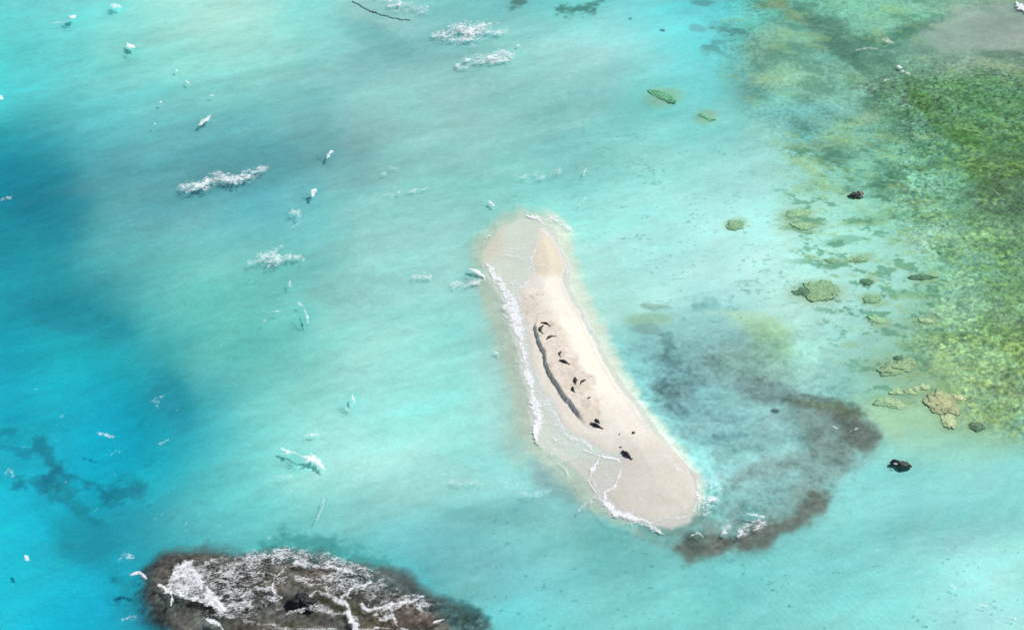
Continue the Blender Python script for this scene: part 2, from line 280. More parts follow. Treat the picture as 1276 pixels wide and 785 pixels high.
full = blendto(full, (70, 118, 105), sst((b2+.6*b3)*2.3-.15)*Zup*.42)
full = blendto(full, (165, 195, 140), sst((fbm(x, y, 4, 5, 7, gain=.6, sx=1.8, ang=-.4)+.4*b3)*1.6-.4)*Zup*.4)
spk = fbm(x, y, .75, 3, 6, gain=.5, sx=1.5)
full = blendto(full, (85, 140, 125), sst((spk+.5*b2-.75)*3)*np.clip(Zcalm+Zup*.5, 0, 1)*.30)
full = blendto(full, (60, 125, 120), sst((spk+.3*b2-.95)*4)*Zsw*.5)
full = full*(1+.06*Zshoal*b1+.07*Zshoal*b3)[:, None]
dk = sst((150-full[:, 0])/60)*Zshoal
full = full*(1+dk*(.07*b1+.07*b3+.06*grain))[:, None]
# reef at the bottom left: craggy rock with weed
RK = POLYS[6][0]; zr = sst(.5 + d_poly(u + 6*b2, v + 6*b1, RK)/16)
full = full*np.clip(1 + zr*(.24*b1 + .20*b3 + .16*grain + .16*b2), .4, 1.6)[:, None]
full = blendto(full, (62, 72, 42), zr*sst(b2*1.5-.35)*sst((u-250)/60)*.5)
full = blendto(full, (52, 56, 55), zr*sst(b2*-1.6-.55)*.5)
# furrows low right, drawn as stripes of darker and paler bed colour
rk = zone([(940,690),(1090,700),(1150,800),(900,820)], 40)
full = full*(1+.012*rk*np.sin((x*.87+y*.5)*5.2+n2*1.5))[:, None]

# --- the sandbar: heights and tones
bx = box(u, v, [(480,150),(1010,800)], 0)
U, V, xb, yb = u[bx], v[bx], x[bx], y[bx]
wob = fbm(xb, yb, 3.0, 4, 2)
dd = d_poly(U + wob*2.0, V + wob*1.2, DRY)*.19          # metres inside the dry line
dw = d_poly(U + wob*3.5, V + wob*2.0, WASH)*.19
dg = d_poly(U, V, GOLD); dp = d_poly(U + wob*1.5, V, PLATEAU)
dl, tl = d_line(U, V, SCARP)
# side of the scarp line (positive = towards the plateau)
side = np.interp(V, [p[1] for p in SCARP], [p[0] for p in SCARP]); sgn = (U - side)*.165 + wob*.2 + fbm(xb, yb, .9, 2, 4)*.12
taper = sst((V-400)/14)*sst((540-V)/26)
zdry = np.where(dd > 0, .03 + .75*(1-np.exp(-np.maximum(dd, 0)/5.5)), np.maximum(dd*.10, -.5))
zdry = np.where(dw > 0, np.maximum(zdry, np.where(dd > 0, zdry, np.maximum(dd*.035, -.16)))*1.0, zdry)
step = sst(sgn/.3+.5)
zdry = zdry + taper*(.78*step*np.exp(-np.maximum(sgn, 0)/9.0)*sst((dd+.5)/1.0)) - taper*(1-step)*np.clip(zdry-.12, 0, 9)*.6
plat = sst(.5 + (dp + 5*fbm(xb, yb, 1.6, 3, 1))/10); tramp = fbm(xb, yb, .9, 3, 3, gain=.7); tr2 = fbm(xb, yb, 2.4, 3, 6)
zdry += plat*.045*tramp + .012*fbm(xb, yb, 1.2, 3, 5)*(dd > 0)
drym = sst(.5 + dd/.5)
cb = full[bx]
washm = sst(.5 + dw/1.6)
cb = blendto(cb, (211, 218, 213), washm*.85)
cb = blendto(cb, (206, 204, 192), washm*sst((640-U)/30)*sst((340-V)/30)*.8)
cb = blendto(cb, (204, 205, 203), washm*sst((V-560)/30)*.85)
tone = np.zeros_like(cb) + np.array((240, 234, 222), np.float32)
tone = blendto(tone, (250, 244, 229), sst((U - np.interp(V, [340,420,520,600], [665,700,745,790]))/10)*sst((530-V)/50))
tone = blendto(tone, (222, 217, 205), sst((V-540)/50))
tone = blendto(tone, (213, 210, 199), sst((V-575)/40)*sst((800-U)/50)*.8)
tone = blendto(tone, (233, 224, 202), sst(.5+dg/8))
tone = blendto(tone, (236, 226, 210), plat*.95)
tone = blendto(tone, (226, 216, 200), sst((V-365)/20)*sst((405-V)/14)*sst((678-U)/14)*.8)
tone = tone*(1 - .05*plat*sst(tramp*1.6) - .05*plat*sst(tr2*1.6) + .012*wob)[:, None]
spots = sst((fbm(xb, yb, .7, 2, 1, gain=.4) - .55)*4)*np.clip(plat*.5+sst((V-365)/10)*sst((402-V)/10)*sst((690-U)/8)*sst((U-648)/8), 0, 1)
tone = blendto(tone, (196, 182, 164), spots*.6)
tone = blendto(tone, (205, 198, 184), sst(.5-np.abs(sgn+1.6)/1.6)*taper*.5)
tone = blendto(tone, (205, 196, 182), sst((fbm(xb, yb, 6, 3, 2, sx=2)-.1)*1.2)*sst((V-545)/20)*.35)
rim = sst(1 - np.abs(dd-.5)/1.0); tone = blendto(tone, (222, 216, 208), rim*.5)
cb = cb*(1-drym[:, None]) + tone*drym[:, None]
full[bx] = cb

z = -d
z = -np.minimum(d_full*.5 + d*.5, d_full + .9)
def soften(a_, n_):
    A_ = a_.reshape(sh); 
    for ax_ in (0, 1):
        P_ = np.concatenate([np.repeat(np.take(A_, [0], ax_), n_+1, ax_), A_, np.repeat(np.take(A_, [-1], ax_), n_, ax_)], ax_).astype(np.float64)
        S_ = np.cumsum(P_, ax_); m_ = 2*n_+1; L_ = A_.shape[ax_]
        A_ = (np.take(S_, range(m_, m_+L_), ax_) - np.take(S_, range(0, L_), ax_))/m_
    return A_.ravel().astype(np.float32)
z = soften(soften(z, 6), 5)
z[bx] = np.where(dw > -3, np.maximum(z[bx], np.minimum(zdry, 9)), z[bx])
near = (dw > -14) & (dd < 0)
zb = z[bx]; k = sst((dw+12)/12); shelf = np.where(dw > 0, zdry, -.18 - np.clip(-dw, 0, 99)*.12)
zb = np.where(dd > 0, zdry, zb*(1-k) + shelf*k); z[bx] = zb
z = z + np.where(z < -.3, (.10*Zreef*b1 + .09*Zreef*b3 + .05*Zup*b1)*np.clip((-z-.2), 0, 1), 0)
z = z + zr*(.12*b1+.07*b3)*sst((-z-.05)/.5)
z = np.where((z > -.05) & (full[:, 0] < 175) & (z < .02), -.05, z)
# --- bed colour from tone: what the clear water takes out is put back
depth = np.maximum(-z, 0)
dry = z > 0
L = s2l(full)
Tm = np.exp(-(KA*np.array([1.09, 1.0, 1.06], np.float32))[None]*(depth*PATH)[:, None])
alb = np.where(dry[:, None], L/LIGHT, np.maximum(L - VEIL, .0)/(LIGHT*.93*Tm))
alb = np.clip(alb, .015, .86)
def grid_mesh(name, nx, ny, co, keep=None):
    idx = np.arange(nx*ny, dtype=np.int32).reshape(ny, nx)
    q = np.stack([idx[:-1, :-1], idx[:-1, 1:], idx[1:, 1:], idx[1:, :-1]], -1).reshape(-1, 4)
    if keep is not None:
        q = q[keep.ravel()]; used = np.unique(q); rem = np.full(nx*ny, -1, np.int32); rem[used] = np.arange(len(used)); q = rem[q]; co = co[used]
    else: used = None
    return mesh_from(name, co, q), used
def mesh_from(name, co, q):
    m = bpy.data.meshes.new(name); m.vertices.add(len(co)); m.vertices.foreach_set('co', co.astype(np.float32).ravel())
    n = len(q); m.loops.add(n*4); m.loops.foreach_set('vertex_index', q.astype(np.int32).ravel())
    m.polygons.add(n); m.polygons.foreach_set('loop_start', np.arange(0, n*4, 4, dtype=np.int32)); m.polygons.foreach_set('loop_total', np.full(n, 4, np.int32))
    m.polygons.foreach_set('use_smooth', np.ones(n, bool)); m.update(); return m
def link(name, m, mat=None, parent=None):
    o = bpy.data.objects.new(name, m); C.objects.link(o)
    if mat and not m.materials: m.materials.append(mat)
    if parent: o.parent = parent
    return o
def tag(o, label=None, cat=None, group=None, kind=None):
    if label: o['label'] = label
    if cat: o['category'] = cat
    if group: o['group'] = group
    if kind: o['kind'] = kind
    return o

# ------------------------------------------------------------------ materials
def mat(name):
    m = bpy.data.materials.new(name); m.use_nodes = True; n = m.node_tree; return m, n, n.nodes['Principled BSDF']
M_bed, n, b = mat('sand_and_reef_bed')
at_ = n.nodes.new('ShaderNodeAttribute'); at_.attribute_name = 'bed_colour'
tc = n.nodes.new('ShaderNodeTexCoord'); no = n.nodes.new('ShaderNodeTexNoise'); no.inputs['Scale'].default_value = 1.6; no.inputs['Detail'].default_value = 6
n.links.new(tc.outputs['Object'], no.inputs['Vector'])
mr = n.nodes.new('ShaderNodeMapRange'); mr.inputs[1].default_value = .3; mr.inputs[2].default_value = .7; mr.inputs[3].default_value = .94; mr.inputs[4].default_value = 1.06
n.links.new(no.outputs[0], mr.inputs[0])
mx = n.nodes.new('ShaderNodeMix'); mx.data_type = 'RGBA'; mx.blend_type = 'MULTIPLY'; mx.inputs[0].default_value = 1
n.links.new(at_.outputs['Color'], mx.inputs[6]); n.links.new(mr.outputs[0], mx.inputs[7]); n.links.new(mx.outputs[2], b.inputs['Base Color'])
b.inputs['Roughness'].default_value = .95; b.inputs['Specular IOR Level'].default_value = .1
bp = n.nodes.new('ShaderNodeBump'); bp.inputs['Strength'].default_value = .25; bp.inputs['Distance'].default_value = .12
n.links.new(no.outputs[0], bp.inputs['Height']); n.links.new(bp.outputs[0], b.inputs['Normal'])

M_water = bpy.data.materials.new('clear_sea_water'); M_water.use_nodes = True; n = M_water.node_tree; n.nodes.clear()
out = n.nodes.new('ShaderNodeOutputMaterial'); tr = n.nodes.new('ShaderNodeBsdfTransparent'); gl = n.nodes.new('ShaderNodeBsdfGlossy')
gl.inputs['Roughness'].default_value = .22; fr = n.nodes.new('ShaderNodeFresnel'); fr.inputs[0].default_value = 1.333
ms = n.nodes.new('ShaderNodeMixShader'); tc = n.nodes.new('ShaderNodeTexCoord')
mp = n.nodes.new('ShaderNodeMapping'); mp.inputs['Rotation'].default_value = (0, 0, -.45); mp.inputs['Scale'].default_value = (.45, 1, 1)
no = n.nodes.new('ShaderNodeTexNoise'); no.inputs['Scale'].default_value = 1.3; no.inputs['Detail'].default_value = 5; no.inputs['Roughness'].default_value = .6
bp = n.nodes.new('ShaderNodeBump'); bp.inputs['Strength'].default_value = .55; bp.inputs['Distance'].default_value = .25
n.links.new(tc.outputs['Object'], mp.inputs[0]); n.links.new(mp.outputs[0], no.inputs['Vector']); n.links.new(no.outputs[0], bp.inputs['Height'])
n.links.new(bp.outputs[0], gl.inputs['Normal']); n.links.new(bp.outputs[0], fr.inputs['Normal'])
n.links.new(fr.outputs[0], ms.inputs[0]); n.links.new(tr.outputs[0], ms.inputs[1]); n.links.new(gl.outputs[0], ms.inputs[2]); n.links.new(ms.outputs[0], out.inputs['Surface'])
va = n.nodes.new('ShaderNodeVolumeAbsorption'); dens = .4; va.inputs['Density'].default_value = dens
va.inputs['Color'].default_value = tuple(1 - KA/dens) + (1,); n.links.new(va.outputs[0], out.inputs['Volume'])

def plain(name, col, rough=.8, spec=.3, var=.15, scale=8, bump=.3, dist=.02):
    m, n, b = mat(name); tc = n.nodes.new('ShaderNodeTexCoord'); no = n.nodes.new('ShaderNodeTexNoise'); no.inputs['Scale'].default_value = scale; no.inputs['Detail'].default_value = 6
    n.links.new(tc.outputs['Object'], no.inputs['Vector']); cr = n.nodes.new('ShaderNodeValToRGB')
    cr.color_ramp.elements[0].position = .3; cr.color_ramp.elements[1].position = .7
    cr.color_ramp.elements[0].color = tuple(c*(1-var) for c in col) + (1,); cr.color_ramp.elements[1].color = tuple(min(1, c*(1+var)) for c in col) + (1,)
    n.links.new(no.outputs[0], cr.inputs[0]); n.links.new(cr.outputs[0], b.inputs['Base Color'])
    b.inputs['Roughness'].default_value = rough; b.inputs['Specular IOR Level'].default_value = spec
    bp = n.nodes.new('ShaderNodeBump'); bp.inputs['Strength'].default_value = bump; bp.inputs['Distance'].default_value = dist
    n.links.new(no.outputs[0], bp.inputs['Height']); n.links.new(bp.outputs[0], b.inputs['Normal']); return m
M_foam = plain('sea_foam', (.85, .86, .86), .9, .1, .03, 3, .2, .04)
n_ = M_foam.node_tree; oo = n_.nodes['Material Output']; ca_ = n_.nodes.new('ShaderNodeAttribute'); ca_.attribute_name = 'cover'
tf = n_.nodes.new('ShaderNodeTexCoord'); nf = n_.nodes.new('ShaderNodeTexNoise'); nf.inputs['Scale'].default_value = 2.6; nf.inputs['Detail'].default_value = 5; nf.inputs['Roughness'].default_value = .7
n_.links.new(tf.outputs['Object'], nf.inputs['Vector']); fz = n_.nodes.new('ShaderNodeMapRange'); fz.inputs[1].default_value = .36; fz.inputs[2].default_value = .58; fz.inputs[3].default_value = -.30; fz.inputs[4].default_value = .12
n_.links.new(nf.outputs[0], fz.inputs[0]); ad = n_.nodes.new('ShaderNodeMath'); ad.operation = 'ADD'; ad.use_clamp = True
t_ = n_.nodes.new('ShaderNodeBsdfTransparent'); x_ = n_.nodes.new('ShaderNodeMixShader')
n_.links.new(ca_.outputs['Fac'], ad.inputs[0]); n_.links.new(fz.outputs[0], ad.inputs[1]); n_.links.new(ad.outputs[0], x_.inputs[0]); n_.links.new(t_.outputs[0], x_.inputs[1]); n_.links.new(n_.nodes['Principled BSDF'].outputs[0], x_.inputs[2]); n_.links.new(x_.outputs[0], oo.inputs['Surface'])
M_seal = plain('dark_seal_fur', (.016, .014, .012), .5, .4, .3, 5, .2, .01)
M_seal2 = plain('brown_seal_fur', (.035, .030, .026), .6, .3, .3, 5, .2, .01)
M_rock = plain('black_wet_rock', (.012, .012, .011), .6, .4, .5, 3, .8, .05)
M_rockb = plain('brown_wet_rock', (.080, .085, .078), .8, .3, .5, 3, .8, .05)
M_coral = plain('olive_coral', (.40, .43, .25), .95, .1, .35, 2.2, .8, .08)
M_coraly = plain('pale_yellow_coral', (.50, .53, .31), .95, .1, .3, 2.5, .8, .08)
M_corald = plain('dark_olive_coral', (.16, .22, .13), .95, .1, .45, 2.2, .8, .08)
M_weed = plain('dark_seaweed', (.24, .25, .20), .9, .2, .4, 2, .5, .03)

# ------------------------------------------------------------------ ground sheets
co = np.stack([x, y, z], 1); ny, nx = sh
Zg = z.reshape(sh); hi = np.maximum(np.maximum(Zg[:-1, :-1], Zg[1:, 1:]), np.maximum(Zg[:-1, 1:], Zg[1:, :-1])); bar_face = hi > 0.0
def add_ground(name, keep, label):
    m, used = grid_mesh(name, nx, ny, co, keep)
    ca = m.color_attributes.new('bed_colour', 'FLOAT_COLOR', 'POINT')
    ca.data.foreach_set('color', np.concatenate([alb[used], np.ones((len(used), 1))], 1).astype(np.float32).ravel())
    return tag(link(name, m, M_bed), label, kind='structure')
add_ground('seabed', ~bar_face, 'sandy lagoon floor with reef, rock and weed beds under the water')
add_ground('sandbar', bar_face, 'long narrow pale sand islet with a worn scarp on its left')

# ------------------------------------------------------------------ the sea: surface with real wavelets, closed body of clear water
ZI = Zg
def bed_z(px_, py_):
    i = np.clip(np.searchsorted(XS, px_), 1, len(XS)-1); j = np.clip(np.searchsorted(YS, py_), 1, len(YS)-1)
    return ZI[j, i]
SWELL = []
def water_z(a_, b_):
    dpt = np.clip((-bed_z(a_, b_) - .02)/1.2, 0, 1)
    h = .09*fbm(a_, b_, 5.5, 3, 2, sx=2.4, ang=.5) + .05*fbm(a_, b_, 1.9, 2, 5, sx=2.0, ang=.35)
    hz = h*dpt
    for (cx, cy, r, hh) in SWELL:
        q = ((a_-cx)**2 + (b_-cy)**2)/(r*r); hz = hz + hh*np.exp(-q)*np.clip(dpt*3, 0, 1)
    return hz

# ------------------------------------------------------------------ foam: real little flakes standing on the water
def foam_patch(strokes, cell=.12, thr=.32, hgt=.25, clear=None):
    """strokes: (points, half width, strength, lace 0..1, height) in survey units; returns a mesh"""
    P = [p for s in strokes for p in s[0]]; mg = max(s[1] for s in strokes)*1.6 + 4
    us = [p[0] for p in P]; vs = [p[1] for p in P]
    cs = [W(a_, b_) for a_ in (min(us)-mg, max(us)+mg) for b_ in (min(vs)-mg, max(vs)+mg)]
    gx = np.arange(min(c[0] for c in cs), max(c[0] for c in cs), cell); gy = np.arange(min(c[1] for c in cs), max(c[1] for c in cs), cell*1.15)
    GX, GY = np.meshgrid(gx, gy); shp = GX.shape; a_ = GX.ravel(); b_ = GY.ravel()
    uu, vv = proj(a_, b_, 0.0)
    wx_, wy_ = fbm(a_, b_, 2.0, 4, 1, gain=.65), fbm(a_, b_, 2.0, 4, 6, gain=.65)
    solid = fbm(a_, b_, .8, 3, 4, gain=.65); big = fbm(a_, b_, 3.2, 2, 7); mid_ = fbm(a_, b_, 1.9, 3, 3, gain=.6, sx=1.8, ang=.3)
    r1 = np.abs(fbm(a_, b_, 1.15, 3, 2, gain=.65, sx=2.1, ang=.12)); r2 = np.abs(fbm(a_, b_, .5, 2, 5, gain=.6, sx=1.9, ang=.25))
    ridge = np.clip(1 - np.minimum(r1*3.4, r2*2.6 + .10), 0, 1)
    D = np.zeros(len(a_), np.float32); H = np.zeros(len(a_), np.float32)
    for st in strokes:
        pts, hw, s_, lace, hh = st[:5]; k = box(uu, vv, pts, hw*1.7+3)
        if not k.any(): continue
        amp = min(3.2, hw*.75)
        if len(st) > 5 and st[5] == 'area': dist = np.maximum(-d_poly(uu[k] + wx_[k]*4, vv[k] + wy_[k]*3, pts), 0); tt = .5
        elif len(pts) == 1: dist = np.hypot(uu[k]+wx_[k]*amp-pts[0][0], (vv[k]+wy_[k]*amp*.8-pts[0][1])*1.25)
        else: dist, tt = d_line(uu[k] + wx_[k]*amp, vv[k] + wy_[k]*amp*.8, pts)
        taper_ = 1.0
        if len(pts) > 1 and not (len(st) > 5): taper_ = .5 + .5*np.clip(np.sin(np.pi*np.clip(tt, 0, 1)), 0, 1)**.7
        hwl = np.maximum(hw*taper_*((.80 + .75*big[k] + .35*solid[k]) if lace < .5 else (1.0 + .3*big[k] + .3*solid[k])), .6)
        env = np.clip((1.2 - dist/hwl)/.95, 0, 1) if lace < .5 else sst((1.25 - dist/hwl)/1.1)
        pat = np.clip(.20 + .62*ridge[k]*(.80+.45*mid_[k]) + .22*mid_[k] + .10*big[k], 0, .86)
        den = s_*(1+.30*lace)*env*((1-lace) + lace*pat) + (.22*(1-lace)*solid[k] + .10*solid[k])*sst(env*2) - .06
        den = np.where(env <= .02, -1, den)
        m = den > D[k]; Dk = D[k]; Hk = H[k]; Dk[m] = den[m]; Hk[m] = (hh*(.4 if lace < .2 else .12)*sst(np.clip(den-.2, 0, 1)*1.2))[m]; D[k] = Dk; H[k] = Hk
    Dm = D.reshape(shp); mid = (Dm[:-1, :-1] + Dm[1:, 1:] + Dm[:-1, 1:] + Dm[1:, :-1])/4; keep = mid > thr
    if not keep.any(): return None
    gz = bed_z(a_, b_); base = np.maximum(water_z(a_, b_), np.where(gz > 0, gz, -9)) + .025
    zz = base + H*(.8+.35*solid) + .006*solid
    jx = fbm(a_, b_, .3, 1, 3)*cell*.3
    m, used = grid_mesh('foam', shp[1], shp[0], np.stack([a_+jx, b_-jx, zz], 1), keep)
    add_cover(m, D[used]); return m
def add_cover(m, dd_):
    ca = m.attributes.new('cover', 'FLOAT', 'POINT'); ca.data.foreach_set('value', (.84*np.clip((dd_-.25)/.95, 0, 1)**1.3).astype(np.float32))
def centre(m):      # put the origin of the mesh at its own middle
    n_ = len(m.vertices); c_ = np.empty(n_*3, np.float32); m.vertices.foreach_get('co', c_); c_ = c_.reshape(-1, 3)
    o_ = c_.mean(0); o_[2] = 0; m.vertices.foreach_set('co', (c_-o_).ravel()); return Vector([float(t) for t in o_])
def foam_obj(name, strokes, label, cat='foam', group=None, kind=None, **kw):
    m = foam_patch(strokes, **kw)
    if m is None: print('EMPTY FOAM', label); return
    loc = centre(m); o = link(name, m, M_foam); o.location = loc; tag(o, label, cat if kind is None else None, group, kind); m.name = name
GC = 'whitecaps scattered over the lagoon'
CAPS = [   # name, label, strokes, lifts water
 ([([(86,24),(93,25)],5.5,1.2,.1,.5),([(62,29),(88,27)],1.6,.8,.5,.05)], 'round white breaking crest with a thin foam tail pointing left, near the top left corner'),
 ([([(139,5),(149,10)],4,1.2,.2,.4)], 'small bright whitecap at the top edge right of the round crest'),
 ([([(158,54),(168,63)],3.8,1.4,.05,.5)], 'solid slanting spindle of white foam below the top left crests'),
 ([([(219,87),(221,88)],2.4,1.1,.2,.1)], 'top fleck of a trio right of the slanting spindle'),
 ([([(226,92),(231,94)],1.8,1.1,.2,.1)], 'middle fleck of a trio right of the slanting spindle'),
 ([([(232,101),(237,105)],2.6,1.0,.3,.1)], 'bottom fleck of a trio right of the slanting spindle'),
 ([([(200,127),(202,126)],2.4,1.2,.1,.1)], 'tiny foam dot left of the arc above the comma shaped fleck'),
 ([([(248,155),(255,151),(260,145)],2.8,1.2,.1,.2)], 'comma shaped fleck of foam curving up to the right'),
 ([([(261,120),(268,119)],1.8,1.0,.2,.1)], 'tiny foam arc just above the comma shaped fleck'),
 ([([(193,155)],2,1.2,.1,.1)], 'lone foam speck on the grey-green water left of the comma fleck'),
 ([([(-2,119),(4,123)],3.2,1.2,.1,.2)], 'small white crest cut by the left edge of the view'),
 ([([(222,236),(250,231),(275,222),(300,222),(322,214),(338,209)],11,1.2,.8,.08),([(250,230),(300,219),(335,210)],5,1.15,.6,.08)], 'long lacy drift of foam rising to the right over the dark murky water'),
 ([([(409,196),(413,190)],3.4,1.3,.05,.3)], 'small triangular whitecap above the sail shaped one'),
 ([([(389,245),(392,237)],4.0,1.5,.02,.5)], 'sail shaped bright white crest standing on dark water'),
 ([([(356,265),(374,266),(373,276)],4.5,1.0,.7,.1),([(373,276),(366,284),(360,285)],3,1.1,.3,.1)], 'ragged curl of foam between the sail shaped crest and the star shaped patch'),
 ([([(384,295)],3.2,1.2,.2,.1)], 'single foam dot right of the star shaped patch'),
 ([([(312,326),(330,322),(345,312),(350,306)],7,1.0,.6,.15),([(335,332),(350,320),(380,321)],6,1.0,.6,.1),([(328,320),(352,322)],15,1.2,.6,.15)], 'large star shaped burst of foam in the left half of the lagoon'),
 ([([(360,352),(361,358)],3,1.0,.3,.1)], 'faint short fleck under the star shaped burst'),
 ([([(377,386),(382,395),(382,402)],2.6,1.2,.1,.3)], 'hooked foam crest below the star shaped burst'),
 ([([(372,377),(379,381)],3.4,1.1,.4,.1)], 'ragged little foam tuft just above the hooked crest'),
 ([([(325,389),(350,387)],2,.8,.7,.05)], 'faint horizontal dash of foam left of the hooked crest'),
 ([([(436,509),(442,502),(440,495)],3.6,1.3,.1,.4),([(430,508),(436,512)],3,.8,.6,.05)], 'crescent whitecap alone on pale water left of the sandbar'),
 ([([(349,560),(362,565),(378,570),(392,575),(402,583)],5.2,1.35,.1,.5),([(400,588),(394,598)],1.8,.9,.4,.1)], 'largest long breaking crest, sloping down right above the rocky reef'),
 ([([(380,545),(392,542),(408,541)],4,.95,.7,.1),([(356,540),(375,540)],2.2,.75,.7,.05)], 'lacy foam scrap just above the largest long crest'),
 ([([(340,595),(365,592)],2.5,.75,.7,.05)], 'thin foam scrap below left of the largest long crest'),
 ([([(404,622),(403,632),(394,648)],2.2,.9,.5,.05)], 'thin vertical foam streak between the long crest and the reef surf'),
 ([([(545,46),(570,38),(600,36),(630,40)],14,1.25,.85,.1),([(555,50),(615,50)],8,1.1,.85,.1)], 'broad lacy foam patch near the top, upper of two'),
 ([([(572,82),(600,74),(625,70),(642,70)],12,1.3,.85,.1)], 'broad lacy foam patch near the top, lower of two'),
 ([([(470,-2),(495,5),(530,12)],8,.98,.85,.1)], 'lacy foam patch at the top edge beside the dark seaweed strand'),
 ([([(476,218),(482,217)],3.5,1.0,.6,.1)], 'left one of a pair of small foam scraps in the upper middle water'),
 ([([(486,209),(495,212)],3.5,1.0,.6,.1)], 'right one of a pair of small foam scraps in the upper middle water'),
 ([([(470,244),(500,240),(533,235)],3,.78,.75,.05)], 'faint foam line under the pair of small scraps'),
 ([([(612,252),(616,257)],2.8,1.2,.2,.2)], 'small foam dot just off the upper left of the sandbar tip'),
 ([([(640,219),(668,221),(700,216)],7,1.0,.85,.05)], 'thin lacy veil of foam above the sandbar tip'),
 ([([(726,220),(731,211)],2.4,.95,.4,.1)], 'short upright fleck right of the thin lacy veil'),
 ([([(722,256),(730,248)],3,.85,.6,.1)], 'soft foam fleck right of the surf at the sandbar tip'),
 ([([(503,350),(520,346),(537,345)],7,1.0,.8,.1),([(527,340),(537,341),(537,350)],2,1.1,.3,.1)], 'boxy lacy foam patch left of the upper sandbar'),
 ([([(584,336),(594,340),(604,347)],2.6,1.3,.1,.4),([(562,356),(580,354),(604,350)],6,1.0,.7,.1)], 'white crest rolling into the left side of the sandbar'),
 ([([(2,249),(16,244)],4,.9,.7,.05)], 'foam wisp on deep blue water at the left edge'),
 ([([(203,494),(195,502),(200,514)],7,.86,.85,.05)], 'foam wisp on the edge between deep blue and pale water'),
 ([([(123,539),(141,543)],4,.9,.7,.05)], 'small foam scrap above the round fleck, over blue water'),
 ([([(198,553),(210,548)],3.2,1.0,.5,.1)], 'tiny pale crest right of the small foam scrap over blue water'),
 ([([(138,568),(144,561)],2,.85,.4,.05)], 'hairline foam tick between the weed beds and the pale crest'),
 ([([(4,600),(12,585),(16,592)],6,.82,.85,.05)], 'foam speckle beside the dark weed beds at the left edge'),
 ([([(30,693),(35,697)],3,1.1,.2,.15)], 'lone white fleck in the blue lower left corner'),
 ([([(162,717),(174,715),(183,722)],2.8,1.25,.1,.3)], 'small curved crest arriving at the left end of the rocky reef'),
 ([([(195,729),(207,733),(214,745),(212,757)],5.2,1.7,.02,.6),([(206,738),(214,740),(222,735)],6,1.6,.05,.5)], 'solid white boomerang shaped breaker on the left of the rocky reef'),
 ([([(258,773),(270,778),(282,788)],3.2,1.4,.05,.4)], 'narrow white breaker at the bottom edge of the rocky reef'),
 ([([(640,612),(660,618),(685,612)],7,.86,.9,.05)], 'dusting of foam left of the foot of the sandbar'),
 ([([(560,598),(600,601)],5,.7,.9,.05)], 'faint foam smear midway between the reef and the sandbar'),
 ([([(1095,98),(1112,97)],6,1.1,.8,.1)], 'lacy foam smear beside the green reef, upper right'),
 ([([(1119,82),(1122,85)],3,1.2,.1,.2)], 'bright white dot above the foam smear beside the green reef'),
 ([([(1124,90),(1134,94)],3.2,1.1,.4,.1)], 'bright scrap right of the foam smear beside the green reef'),
 ([([(1098,50),(1112,52),(1115,57)],2.6,.95,.6,.05)], 'scrap of foam well above the foam smear beside the green reef'),
 ([([(1066,63),(1080,60),(1093,61)],1.6,.9,.5,.05)], 'thin foam thread left of the scrap well above the smear'),
 ([([(1266,3),(1272,10),(1280,18)],5,1.4,.05,.4)], 'bright white breaker in the top right corner'),
 ([([(920,84),(935,81)],5,.86,.85,.05)], 'faint foam scrap at the left rim of the olive reef'),
 ([([(1183,729),(1191,734)],1.7,1.0,.3,.05)], 'thin foam tick in the lower right water, leftmost of three'),
 ([([(1222,752),(1231,756)],1.9,1.0,.3,.05)], 'thin foam tick in the lower right water, middle of three'),
 ([([(1256,769),(1266,771)],2.2,.95,.3,.05)], 'thin foam tick in the lower right corner, rightmost of three'),
 ([([(862,669),(870,666),(877,671)],2.2,1.2,.1,.3)], 'small arched crest on the brown shoal below the sandbar'),
 ([([(898,668),(903,660),(912,652)],4,1.0,.5,.2),([(904,664)],5,1.4,.2,.2)], 'slanting foam curl between the arched crest and the foaming breaker'),
 ([([(928,641),(942,641),(956,645)],3.4,1.25,.2,.3),([(918,668),(935,656),(952,650)],11,1.3,.7,.08)], 'foaming breaker with lacy wash over the brown shoal'),
 ([([(1038,532),(1044,534)],2.4,1.1,.2,.15)], 'left one of two tiny crests on the brown shoal tip'),
 ([([(1060,538),(1069,535)],2,1.1,.2,.15)], 'right one of two tiny crests on the brown shoal tip'),
 ([([(1142,700)],1.8,1.0,.2,.05)], 'lone foam speck in the pale lower right water above the ticks'),
 ([([(645,58)],2.6,1.0,.3,.05)], 'foam speck right of the broad lacy patches at the top'),
 ([([(1238,237),(1246,243)],1.5,.9,.4,.05)], 'tiny foam glint over the dark green reef at right'),
]
for strokes, label in CAPS:
    a_, b_, _ = W(*strokes[0][0][len(strokes[0][0])//2]); hh = strokes[0][4]
    if hh >= .3: SWELL.append((a_, b_, 2.2, .35))
# water mesh
WX = axis(-150, 150, .5, 6000); WY = axis(236, 486, .6, 6000)
A, B = np.meshgrid(WX, WY); wz = water_z(A.ravel(), B.ravel()); fade = np.clip(1-(np.abs(A.ravel())-150)/60, 0, 1)*np.clip(1-(B.ravel()-486)/60, 0, 1)*np.clip(1-(236-B.ravel())/60, 0, 1); wz = wz*fade
top = np.stack([A.ravel(), B.ravel(), wz], 1); nwx, nwy = len(WX), len(WY)
idx = np.arange(nwx*nwy).reshape(nwy, nwx); q = np.stack([idx[:-1, :-1], idx[:-1, 1:], idx[1:, 1:], idx[1:, :-1]], -1).reshape(-1, 4)
n0 = nwx*nwy; ring = np.concatenate([idx[0, :-1], idx[:-1, -1], idx[-1, :0:-1], idx[:0:-1, 0]]); nb = len(ring)
low = top[ring].copy(); low[:, 2] = -25; cxy = np.array([[0, 0, -25.0]])
